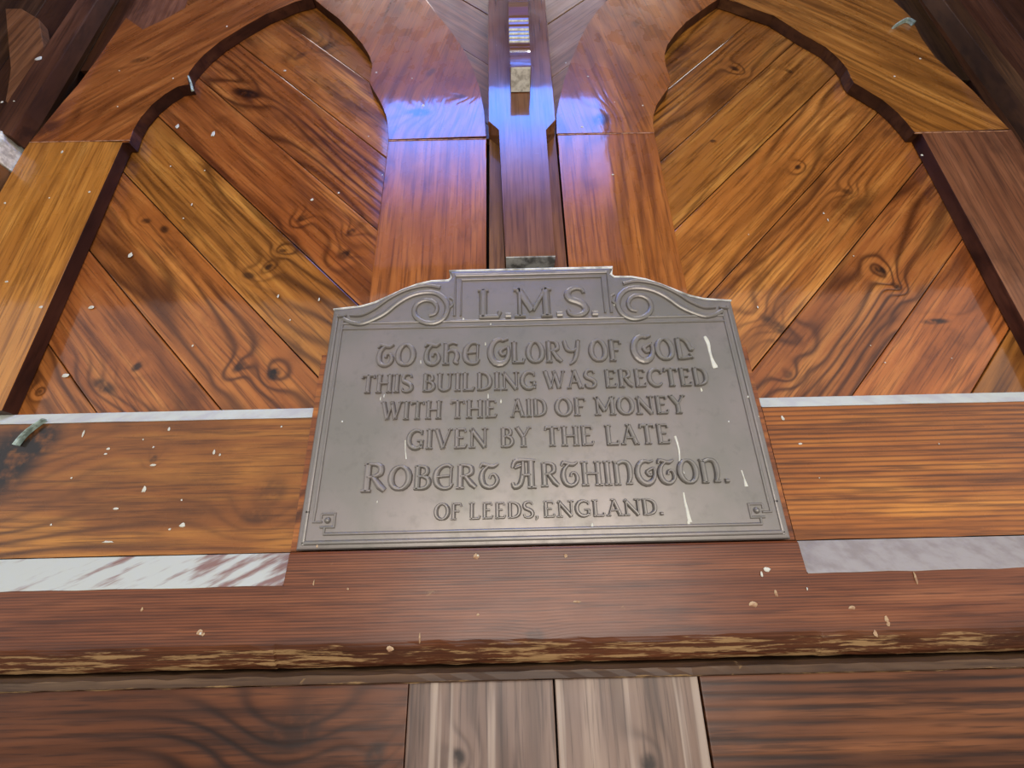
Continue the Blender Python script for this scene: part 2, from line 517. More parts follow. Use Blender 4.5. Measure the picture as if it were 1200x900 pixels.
def add_blob(bm, x, z, w, h, y, d, ox, oy, oz):
    """small irregular dome stuck on a face at y"""
    n = 9
    ph = random.random() * 6
    r1 = []
    r2 = []
    for i in range(n):
        a = 2 * math.pi * i / n + ph
        jit = random.uniform(0.75, 1.2)
        sx, sz = math.cos(a) * w / 2.15 * jit, math.sin(a) * h / 2.1 * jit
        sx *= 1 - 0.25 * math.sin(a)
        r1.append(bm.verts.new((x - ox + sx, y - oy, z - oz + sz)))
        r2.append(bm.verts.new((x - ox + sx * 0.6, y - oy - d, z - oz + sz * 0.6)))
    for i in range(n):
        j = (i + 1) % n
        bm.faces.new((r1[i], r1[j], r2[j], r2[i]))
    bm.faces.new(r2)
    bm.faces.new(list(reversed(r1)))

SIZE = 0.00125
def specks(spots, y, parent, mat='splash'):
    """spots: [(x,z,w,h)] w,h in thousandths of a metre; large ones single, small ones joined"""
    small = bmesh.new()
    cnt = 0
    ox, oy, oz = spots[0][0], y, spots[0][1]
    for x, z, w, h in spots:
        if max(w, h) >= 9:
            bm = bmesh.new()
            add_blob(bm, x, z, w / 1000, h / 1000, y, 0.0009, x, y, z)
            link('dried_splash' if mat == 'splash' else 'pale_scuff', bm, M[mat], (x, y, z), 0, parent)
        else:
            add_blob(small, x, z, w / 1000, h / 1000, y, 0.0006, ox, oy, oz)
            cnt += 1
    if cnt:
        o = link('small_splashes' if mat == 'splash' else 'small_scuffs', small, M[mat], (ox, oy, oz), 0, parent)
        o['kind'] = 'stuff'
    else:
        small.free()

def sp(pts, sizes):
    return [(p[0], p[1], s[0], s[1]) for p, s in zip(pts, sizes)]

# ------------------------------------------------------------------ setting
Z0 = 1.6
fl = box('floor', -6, 6, -5, 2.2, -0.1, 0.0, M['stone'], bevel=0)
fl['kind'] = 'structure'
ce = box('ceiling', -6, 6, -1.08, 0.2, 4.3, 4.36, M['plaster'], bevel=0)
ce['kind'] = 'structure'

wall = empty('wall_back', (0, 0.06, 0), kind='structure')
box('backing', -6, 6, 0.062, 0.12, 0.0, 4.3, M['void'], wall, bevel=0)

# gable wall over the open front, with the window whose sky the varnish mirrors
gable = empty('wall_front', (0, -1.05, 2.75), kind='structure')
GX0, GX1, GZ0, GZ1 = -0.70, 0.56, 2.86, 4.07
box('gable_lining', -6, GX0, -1.08, -1.03, 2.75, 4.3, M['plaster'], gable, bevel=0)
box('gable_lining', GX1, 6, -1.08, -1.03, 2.75, 4.3, M['plaster'], gable, bevel=0)
box('gable_lining', GX0, GX1, -1.08, -1.03, GZ1, 4.3, M['plaster'], gable, bevel=0)
box('gable_lining', GX0, GX1, -1.08, -1.03, 2.75, GZ0, M['plaster'], gable, bevel=0)
win = empty('window_1', ((GX0 + GX1) / 2, -1.055, GZ0), kind='structure')
k = NT('window_showing_sky')
Pg = k.new('ShaderNodeTexCoord').outputs['Generated']
sx = k.new('ShaderNodeSeparateXYZ')
k.link(Pg, sx.inputs[0])
skyc = k.ramp(sx.outputs[2], [(0.0, (0.50, 0.36, 0.62, 1)), (0.40, (0.30, 0.26, 0.90, 1)), (0.75, (0.06, 0.27, 1.0, 1)), (1.0, (0.09, 0.24, 1.0, 1))])
skys = k.math('MULTIPLY_ADD', k.smooth(sx.outputs[2], 0.22, 0.95), 15.0, 0.7)
k.p.inputs['Base Color'].default_value = (0.02, 0.02, 0.02, 1)
k.link(skyc, k.p.inputs['Emission Color'])
k.link(skys, k.p.inputs['Emission Strength'])
M['skypane'] = k.m
box('pane', GX0 + 0.001, GX1 - 0.001, -1.07, -1.06, GZ0, GZ1, M['skypane'], win, bevel=0)
for (a, b, c_, d) in ((GX0, GX1, GZ0, GZ0 + 0.015), (GX0, GX1, GZ1 - 0.01, GZ1), (GX0, GX0 + 0.012, GZ0 + 0.015, GZ1 - 0.01), (GX1 - 0.012, GX1, GZ0 + 0.015, GZ1 - 0.01)):
    box('frame_bar', a, b, -1.06, -1.03, c_, d, M['dark'], win, bevel=0)

# spandrel planks behind the arched frames, either side of the centre post
def clip(poly, nx, nz, c):
    """keep the part of poly where nx*x + nz*z <= c"""
    out = []
    n = len(poly)
    for i in range(n):
        a, b = poly[i], poly[(i + 1) % n]
        da, db = nx * a[0] + nz * a[1] - c, nx * b[0] + nz * b[1] - c
        if da <= 0:
            out.append(a)
        if (da < 0 < db) or (db < 0 < da):
            t = da / (da - db)
            out.append((a[0] + (b[0] - a[0]) * t, a[1] + (b[1] - a[1]) * t))
    return out

def boards(rect, sgn, offs, gap, y0, th, mat, parent, wobble=0.0004):
    """diagonal planks: seams z - sgn*x = off*sqrt2"""
    x0, x1, z0, z1 = rect
    s = 2 ** 0.5
    made = []
    for a, b in zip(offs, offs[1:]):
        poly = [(x0, z0), (x1, z0), (x1, z1), (x0, z1)]
        poly = clip(poly, -sgn / s, 1 / s, b - gap / 2)
        poly = clip(poly, sgn / s, -1 / s, -(a + gap / 2)) if len(poly) > 2 else poly
        if len(poly) < 3:
            continue
        dy = random.uniform(-0.0012, 0.0012)
        made.append(prism('plank', poly, y0 + dy, y0 + th, mat, parent, 45 * sgn, 0.0014, 0, random.uniform(-0.012, 0.012)))
    return made

for p in boards((-0.2053, -0.034, 2.44, 3.0), -1, [Z0 / 2 ** .5 + v for v in (0.46, 0.60, 0.745, 0.885, 1.02)], 0.002, 0.0445, 0.014, M['dim'], wall): pass
for p in boards((0.103, 0.271, 2.44, 3.0), 1, [Z0 / 2 ** .5 + v for v in (0.24, 0.375, 0.515, 0.655, 0.80, 0.94)], 0.002, 0.0445, 0.014, M['grey'], wall): pass

# ------------------------------------------------------------------ arched panel frames
ZR = 1.8236          # top of the bottom rail's sloped edge
TOP = 3.0
def arched(side):
    left = side == 'l'
    lab = ('large arched timber panel left of the centre post, diagonal planks falling towards the plaque' if left
           else 'large arched timber panel right of the centre post, diagonal planks rising away from the plaque')
    root = empty('arched_panel', (-0.5 if left else 0.56, 0.0, ZR), lab, 'panel')
    if left:
        inner = [(-0.2368, 2.3853), (-0.0384, 2.3892)]
        outer = [(-0.9663, 2.4020), (-0.7629, 2.3936)]
        jz = inner[0][1]
        box('inner_stile', inner[0][0], inner[1][0], 0.0, 0.022, ZR, jz, M['frame'], root, 0.0015, 90, M['edge'])
        so = outer[0][0] - 0.004
        o = box('outer_stile', so, outer[1][0] - 0.014, 0.0, 0.022, ZR, outer[0][1], M['gold'], root, 0.0015, 90, M['edge'])
        o['label'] = 'golden pale outer stile'
        br = [(-0.2371, 2.3877), (-0.2401, 2.4223), (-0.2465, 2.4555), (-0.2563, 2.4845), (-0.2678, 2.5115), (-0.2815, 2.5391), (-0.2934, 2.5646), (-0.2923, 2.5901), (-0.2914, 2.6192), (-0.3008, 2.6552), (-0.3230, 2.6990), (-0.3543, 2.7478), (-0.3933, 2.8020), (-0.4320, 2.8445), (-0.4677, 2.8881)]
        ou = [(-0.1850, 2.8677), (-0.1572, 2.8076), (-0.1225, 2.7434), (-0.0911, 2.6729), (-0.0689, 2.6062), (-0.0532, 2.5376), (-0.0438, 2.4675), (-0.0384, 2.3916)]
        a = br[-1]
        topx = a[0]
        poly = br + [(topx, TOP), (ou[0][0] - 0.13, TOP)] + ou
        prism('inner_brace', poly, -0.0005, 0.0215, M['frame'], root, 78, 0.0012, edge=M['edge'])
        br2 = [(-0.7636, 2.3960), (-0.7665, 2.4331), (-0.7633, 2.4685), (-0.7507, 2.5102), (-0.7325, 2.5421), (-0.7116, 2.5664), (-0.6869, 2.5713), (-0.6978, 2.5914), (-0.6994, 2.6117), (-0.6929, 2.6379), (-0.6796, 2.6766), (-0.6555, 2.7225), (-0.6183, 2.7696), (-0.5688, 2.8249), (-0.5090, 2.8717), (-0.4677, 2.8881)]
        ou2 = [(-0.9673, 2.4044), (-0.9435, 2.5268), (-0.9321, 2.5761), (-0.9209, 2.6571), (-0.9128, 2.7373), (-0.9042, 2.8226), (-0.8496, 2.7707), (-0.8135, 2.8060), (-0.7751, 2.8527), (-0.7353, 2.9009)]
        poly = list(reversed(br2)) + ou2 + [(ou2[-1][0] + 0.06, TOP), (topx - 0.0015, TOP)]
        poly = [(x - (0.0015 if i == 0 else 0), z) for i, (x, z) in enumerate(poly)]
        prism('outer_brace', poly, 0.0, 0.022, M['frame'], root, 48, 0.0012, edge=M['edge'])
        offs = [Z0 / 2 ** .5 + v for v in (-0.44, -0.3035, -0.165, -0.025, 0.107, 0.235, 0.368, 0.494, 0.62, 0.75)]
        boards((outer[1][0] - 0.04, inner[0][0] + 0.03, 1.8235, 2.98), -1, offs, 0.0016, 0.0235, 0.018, M['panel'], root)
    else:
        inner = [(0.1054, 2.3922), (0.3029, 2.3913)]
        outer = [(0.8269, 2.3757), (1.0207, 2.3797)]
        box('inner_stile', inner[0][0], inner[1][0], 0.0, 0.022, ZR, inner[0][1], M['frame'], root, 0.0015, 90, M['edge'])
        o = box('outer_stile', outer[0][0] + 0.014, outer[1][0] + 0.004, 0.0, 0.022, ZR, outer[1][1], M['dim'], root, 0.0015, 90, M['edge'])
        o['label'] = 'dull brown outer stile'
        br = [(0.3033, 2.3937), (0.3031, 2.4161), (0.3068, 2.4413), (0.3185, 2.4722), (0.3355, 2.5010), (0.3520, 2.5250), (0.3611, 2.5469), (0.3619, 2.5752), (0.3571, 2.6044), (0.3608, 2.6400), (0.3737, 2.6732), (0.3979, 2.7133), (0.4314, 2.7577), (0.4709, 2.7966), (0.5061, 2.8299), (0.5337, 2.8536)]
        ou = [(0.2565, 2.8525), (0.2273, 2.8083), (0.2026, 2.7620), (0.1751, 2.6953), (0.1501, 2.6228), (0.1304, 2.5569), (0.1176, 2.5023), (0.1072, 2.4500), (0.1038, 2.3947)]
        topx = br[-1][0]
        poly = list(reversed(br)) + list(reversed(ou)) + [(ou[0][0] + 0.10, TOP), (topx, TOP)]
        prism('inner_brace', poly, -0.0005, 0.0215, M['frame'], root, 100, 0.0012, edge=M['edge'])
        br2 = [(0.5337, 2.8536), (0.5650, 2.8349), (0.5964, 2.8095), (0.6436, 2.7772), (0.6921, 2.7036), (0.7309, 2.6554), (0.7486, 2.6125), (0.7554, 2.5800), (0.7528, 2.5543), (0.7548, 2.5318), (0.7704, 2.5120), (0.7981, 2.4760), (0.8135, 2.4388), (0.8232, 2.4030), (0.8278, 2.3781)]
        ou2 = [(1.0218, 2.3821), (1.0098, 2.4329), (0.9982, 2.4967), (0.9820, 2.5499), (0.9606, 2.6087), (0.9572, 2.6790), (0.9631, 2.7631), (0.9463, 2.8288)]
        poly = br2 + ou2 + [(ou2[-1][0] - 0.10, TOP), (topx + 0.0015, TOP)]
        prism('outer_brace', poly, 0.0, 0.022, M['frame'], root, -45, 0.0012, edge=M['edge'])
        offs = [Z0 / 2 ** .5 + v for v in (-0.49, -0.357, -0.2225, -0.085, 0.047, 0.176, 0.300, 0.422, 0.55, 0.68, 0.81)]
        boards((inner[1][0] - 0.03, outer[0][0] + 0.05, 1.8235, 2.98), 1, offs, 0.0016, 0.0235, 0.018, M['panel'], root)
    for u, v in ((inner[0], inner[1]), (outer[0], outer[1])):
        box('joint_line', u[0], v[0] - 0.001, -0.0009, 0.001, u[1] - 0.0012, u[1] + 0.0006, M['joint_pale'], root, 0)  # thin pale strip drawn across each joint of stile and brace
    return root
AL = arched('l')
AR = arched('r')

# ------------------------------------------------------------------ centre post
post = empty('centre_post', (0.034, 0, 2.06), 'upright centre post with narrowed foot, standing just above the grey plaque', 'post')
shaft = [(-0.0045, 2.064), (0.080, 2.064), (0.077, 2.363), (0.0995, 2.390), (0.0995, 3.0), (-0.033, 3.0), (-0.033, 2.390), (-0.0105, 2.366)]
prism('shaft', shaft, -0.034, 0.02, M['post'], post, 90, 0.0015)
o = box('end_grain', -0.0035, 0.079, -0.0335, 0.001, 2.0622, 2.0645, M['endgrain_dark'], post, 0.0006)
o['label'] = 'dirty grey sawn foot of the post'
prism('side_strip', [(-0.034, 2.0), (-0.002, 2.0), (-0.0055, 2.062), (-0.0115, 2.37), (-0.0325, 2.40)], 0.004, 0.02, M['dim'], post, 90, 0.0008)
prism('side_strip', [(0.077, 2.0), (0.103, 2.0), (0.1025, 2.40), (0.0785, 2.37), (0.081, 2.062)], 0.004, 0.02, M['dim'], post, 90, 0.0008)

# carved bracket jutting out of the post
brk = empty('carved_bracket', (0.033, -0.035, 2.47), 'small carved timber bracket jutting from the centre post, pale sawn end below', 'bracket')
prof = [(-0.0345, 2.4725), (-0.083, 2.4725), (-0.083, 2.515), (-0.0795, 2.53), (-0.079, 2.56), (-0.0815, 2.59), (-0.086, 2.62),
        (-0.093, 2.645), (-0.0975, 2.652), (-0.0975, 2.685), (-0.092, 2.688), (-0.092, 2.80), (-0.0345, 2.80)]
st = []
for i in range(2):
    x = (0.0125, 0.0525)[i]
    st.append((x, prof))
loft_x('scrolled_body', st, M['post'], brk)
loft_x('end_grain', [(0.0135, [(-0.0815, 2.4705), (-0.036, 2.4705), (-0.036, 2.4723), (-0.0815, 2.4723)]),
                     (0.0515, [(-0.0815, 2.4705), (-0.036, 2.4705), (-0.036, 2.4723), (-0.0815, 2.4723)])], M['endgrain'], brk)['label'] = 'pale grey sawn end'
for i in range(9):
    z = 2.532 + i * 0.0115
    yy = -0.079 - 0.006 * (i / 8.0) ** 2 * 1.2
    loft_x('carved_rib', [(0.0122, [(yy - 0.0025, z), (yy + 0.002, z - 0.003), (yy + 0.002, z + 0.003)]),
                          (0.0528, [(yy - 0.0025, z), (yy + 0.002, z - 0.003), (yy + 0.002, z + 0.003)])], M['endgrain'] if i in (2, 3, 4, 5, 7) else M['post'], brk)
box('pale_string', 0.0305, 0.0325, -0.0995, -0.0978, 2.668, 2.72, M['splash'], brk, 0)

# ------------------------------------------------------------------ bottom rails either side of the plaque
def rail(x0, x1, label, ledge, mat):
    root = empty('bottom_rail', ((x0 + x1) / 2, 0, 1.613), label, 'rail')
    n = 26
    st = []
    for i in range(n + 1):
        x = x0 + (x1 - x0) * i / n
        j = random.uniform(-0.0005, 0.0005)
        st.append((x, [(0.0, 1.613 + j), (0.0003, 1.8010), (0.0205, 1.8212), (0.0225, 1.8212), (0.0225, 1.613)]))
    loft_x('rail_body', st, mat, root)
    st = []
    for i in range(n + 1):
        x = x0 + (x1 - x0) * i / n
        j = random.uniform(-0.0008, 0.0008)
        j *= 0.4
        st.append((x, [(-0.0012, 1.8015 + j), (0.0196, 1.8234), (0.0215, 1.8226), (0.0006, 1.8015 + j)]))
    o = loft_x('dusty_chamfer', st, ledge, root)
    o['label'] = 'pale dusty sloped top edge'
    return root
RL = rail(-1.15, -0.3005, 'reddish horizontal bottom rail left of the plaque, blackened at its far left', M['dust'], M['rail'])
RR = rail(0.3785, 1.15, 'orange-streaked horizontal bottom rail right of the plaque', M['dust'], M['rail2'])

# ------------------------------------------------------------------ lintel beam under the plaque
lint = empty('lintel_beam', (0.03, -0.02, 1.485), 'heavy dark red lintel beam with chewed pale lower edge, running under the plaque', 'beam')
XL, XRr = -0.2815, 0.3555
ztop = 1.6115
st = []
xs = [-1.15 + 0.02 * i for i in range(116)] + [XL - 0.0015, XL, XRr, XRr + 0.0015]
xs = sorted(set(round(x, 5) for x in xs if x <= 1.15))
for x in xs:
    full = XL <= x <= XRr
    n1, n2, n3 = (random.uniform(-1, 1) for _ in range(3))
    if full:
        top = [(-0.0395, ztop), (-0.0400, ztop - 0.001)]
        top = [(-0.0385, ztop), (-0.0405, ztop - 0.0025)]
    else:
        top = [(-0.001, ztop), (-0.0405, ztop - 0.0375 + n1 * 0.0006)]
    pr = [(0.021, ztop)] + top + [(-0.041, 1.56), (-0.0412, 1.512 + n1 * 0.001), (-0.0395 + n2 * 0.0008, 1.5065 + n1 * 0.0015),
          (-0.034 + n2 * 0.0012, 1.4985 + n3 * 0.0015), (-0.028 + n3 * 0.001, 1.489 + n2 * 0.0015), (-0.022, 1.4845 + n1 * 0.0008), (0.021, 1.4845)]
    st.append((x, pr))
loft_x('beam_body', st, M['beam'], lint)
def ledge(x0, x1, mat, lab):
    st = []
    n = 24
    for i in range(n + 1):
        x = x0 + (x1 - x0) * i / n
        j = random.uniform(-0.0005, 0.0005)
        st.append((x, [(-0.0015, ztop + 0.0003), (-0.0405 + j, ztop - 0.0370 + j), (-0.0402 + j, ztop - 0.0375 + j), (-0.0012, ztop - 0.0003)]))
    o = loft_x('dusty_chamfer', st, mat, lint)
    o['label'] = lab
ledge(-1.15, XL - 0.0025, M['wash'], 'streaky whitewashed chamfer')
ledge(XRr + 0.0025, 1.15, M['wash_lilac'], 'lilac grey dusty chamfer')

fil = []
for i in range(111):
    x = -1.1 + 0.02 * i
    a, b = random.uniform(-1, 1), random.uniform(-1, 1)
    fil.append((x, [(0.021, 1.4815), (-0.026 + a * 0.001, 1.4815 + b * 0.0006), (-0.0345 + a * 0.0008, 1.4785 + b * 0.0008),
                    (-0.036 + b * 0.0006, 1.471), (-0.0345 + a * 0.0008, 1.4695 + b * 0.0008), (0.021, 1.4695)]))
fm = loft_x('fillet_strip', fil, M['lip'])
tag(fm, 'thin worn brown fillet strip directly under the lintel beam', 'moulding')

# boards under the fillet
def lower(name, pts, mat, grain, label, y0=-0.03):
    o = prism(name, pts, y0, 0.02, mat, None, grain, 0.0015)
    tag(o, label, 'board')
    return o
zb = 1.4685
lower('frieze_board', [(-1.1, 1.1), (-0.1265, 1.1), (-0.1255, zb), (-1.1, zb)], M['lower'], 0,
      'dark reddish board with horizontal grain, bottom left under the fillet')
lower('upright_board', [(-0.1245, 1.1), (0.0415, 1.1), (0.0405, zb), (-0.1245, zb)], M['faded'], 90,
      'faded upright board with pale streaks, left of the middle crack', -0.0305)
lower('upright_board', [(0.0435, 1.1), (0.2075, 1.1), (0.2075, zb), (0.043, zb)], M['faded'], 90,
      'greyish upright board right of the middle crack', -0.029)
lower('frieze_board', [(0.2105, 1.1), (1.1, 1.1), (1.1, zb), (0.2095, zb)], M['lower'], 0,
      'dark reddish board with horizontal grain, bottom right under the fillet')

# ------------------------------------------------------------------ plaque
plq = empty('memorial_plaque', (0.037, -0.014, 1.612), 'grey metal memorial plaque with raised lettering and scrolled top, fixed above the beam', 'plaque')
YP = -0.028
bb = box('backing_board', -0.2945, 0.3695, -0.0135, -0.0014, 1.613, 1.90, M['rail'], plq, 0.001)
bb['label'] = 'thin reddish board behind the metal'
outl = [(-0.2818, 1.6121), (0.3563, 1.6134), (0.3559, 1.9733), (0.3345, 1.9755), (0.3129, 1.9777), (0.2909, 1.9847), (0.2744, 1.9933), (0.2489, 2.0071), (0.2253, 2.0177), (0.2022, 2.0234), (0.1742, 2.0241), (0.1692, 2.0293), (0.1735, 2.0429)]
outl2 = [(-0.1014, 2.0382), (-0.0982, 2.0262), (-0.1036, 2.0196), (-0.1232, 2.0202), (-0.1412, 2.0173), (-0.1615, 2.0079), (-0.1880, 1.9922), (-0.2076, 1.9814), (-0.2248, 1.9755), (-0.2436, 1.9728), (-0.2627, 1.9733), (-0.2819, 1.9738)]
xl = [(-0.2818, 1.6121)][0][0] + 0.0005
xr = [(0.3563, 1.6134)][0][0]
zt = [(0.3559, 1.9733)][0][1]
CX = (xl + xr) / 2
# use the right half mirrored so the casting is symmetrical
half = [(p[0] - CX, p[1]) for p in outl[2:]]
half[-1] = (half[-1][0], half[-1][1])
outline = [(CX - (xr - CX), 1.6135), (xr, 1.6135)] + [(CX + a, b) for a, b in half] + [(CX - a, b) for a, b in reversed(half)]
def prism2(name, poly, y0, ymid, y1, inset, mat, parent):
    """plate with a wide sloped edge"""
    o = prism(name, poly, y0, y1, mat, parent, 0, 0)
    bm = bmesh.new()
    bm.from_mesh(o.data)
    front = min(bm.faces, key=lambda f: f.calc_center_median().y if len(f.verts) > 4 else 9)
    bmesh.ops.bevel(bm, geom=list(front.edges), offset=inset, segments=3, profile=0.55, affect='EDGES', clamp_overlap=True)
    bm.to_mesh(o.data)
    bm.free()
    return o
prism2('plate', outline, YP, 0, -0.0137, 0.0045, M['bronze'], plq)

hw = (xr - xl) / 2
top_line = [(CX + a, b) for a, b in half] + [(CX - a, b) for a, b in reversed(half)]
ridge_obj('pale_top_edge', [(top_line, 0.0042)], YP + 0.0035, 0.0042, M['bronze_pale'], plq)['label'] = 'pale upper edge'
def mir(pts):
    return [(2 * CX - x, z) for x, z in pts]
B = M['bronze']
zt2 = 1.942          # moulding under the scrolls
rim = []
for ins, w in ((0.0085, 0.006), (0.0185, 0.0042)):
    bot = 1.6135 + ins * 1.05
    kx = hw - 0.047
    rim.append(([(CX - hw + ins, 1.66), (CX - hw + ins, zt - (0.010 if ins < 0.01 else 0.022))], w))
    rim.append(([(CX + hw - ins, 1.66), (CX + hw - ins, zt - (0.010 if ins < 0.01 else 0.022))], w))
    rim.append(([(CX - hw + (0.008 if ins < 0.01 else 0.034), bot), (CX + hw - (0.008 if ins < 0.01 else 0.034), bot)], w))
rim.append(([(CX - hw + 0.0085, 1.62), (CX - hw + 0.0085, 1.662)], 0.006))
rim.append(([(CX + hw - 0.0085, 1.62), (CX + hw - 0.0085, 1.662)], 0.006))
ridge_obj('border_moulding', rim, YP, 0.0022, B, plq)
ridge_obj('cross_moulding', [([(CX - hw + 0.017, 1.946), (CX + hw - 0.017, 1.946)], 0.0048),
                             ([(CX - hw + 0.019, 1.936), (CX + hw - 0.019, 1.936)], 0.0034)], YP, 0.002, B, plq)
for s in (-1, 1):
    def q(a, b):
        return (CX + s * (hw - a), 1.6135 + b)
    ridge_obj('corner_key', [([q(0.0185, 0.049), q(0.0185, 0.0345), q(0.030, 0.0345)], 0.0034),
                             ([q(0.028, 0.0445), q(0.046, 0.0445), q(0.046, 0.028), q(0.028, 0.028)], 0.0034),
                             ([q(0.028, 0.0445), q(0.028, 0.0385)], 0.0034),
                             ([q(0.034, 0.028), q(0.034, 0.019)], 0.0034)], YP, 0.002, B, plq)
    bm = bmesh.new()
    bmesh.ops.create_uvsphere(bm, u_segments=12, v_segments=8, radius=0.0042)
    link('rivet', bm, B, (CX + s * (hw - 0.037), YP - 0.0005, 1.6135 + 0.0365), 0, plq, True)

# scrolls (traced on the right half, mirrored for the left)
sc1 = [(0.3370, 1.9548), (0.3247, 1.9473), (0.3080, 1.9446), (0.2903, 1.9513), (0.2720, 1.9628), (0.2556, 1.9791), (0.2370, 1.9926), (0.2159, 1.9997), (0.1935, 1.9986), (0.1782, 1.9860), (0.1734, 1.9685), (0.1795, 1.9510), (0.1947, 1.9428), (0.2141, 1.9470), (0.2255, 1.9608), (0.2237, 1.9767), (0.2111, 1.9851), (0.1970, 1.9823), (0.1901, 1.9712), (0.1928, 1.9600), (0.2019, 1.9567)]
sc2 = [(0.3272, 1.9598), (0.3083, 1.9602), (0.2886, 1.9719), (0.2720, 1.9868), (0.2520, 2.0004), (0.2311, 2.0092), (0.2079, 2.0132), (0.1864, 2.0087)]
sc3 = [(0.3471, 1.9577), (0.3326, 1.9596)]
kn1 = [(0.1709, 1.9701), (0.1648, 1.9767), (0.1643, 1.9847), (0.1703, 1.9894)]
for mirror in (True, False):
    g = mir if mirror else (lambda v: v)
    ridge_obj('scroll', [(catmull(g(sc1), 4), [0.0075 + 0.0025 * math.sin(i / 72 * 3.14) for i in range(len(catmull(sc1, 4)))]),
                         (catmull(g(sc2), 4), [0.0045, 0.007]), (g(sc3), 0.004)], YP, 0.0042, B, plq)
    ridge_obj('scroll_knot', [(catmull(g(kn1), 3), 0.0045)], YP, 0.003, B, plq)
# title tablet rim
tb = [(0.1548, 1.9470), (0.1555, 2.0196)]
tx = tb[0][0] - CX
tx2 = [(0.1619, 2.0144)][0][0] - CX
tt = [(0.0342, 2.0363)][0][1]
ridge_obj('tablet_rim', [([(CX - tx2, 1.955), (CX - tx2, tt - 0.004), (CX + tx2, tt - 0.004), (CX + tx2, 1.955)], 0.0052),
                         ([(CX - tx2 + 0.010, 1.955), (CX - tx2 + 0.010, tt - 0.013), (CX + tx2 - 0.010, tt - 0.013), (CX + tx2 - 0.010, 1.955)], 0.0034)],
          YP, 0.0028, B, plq)

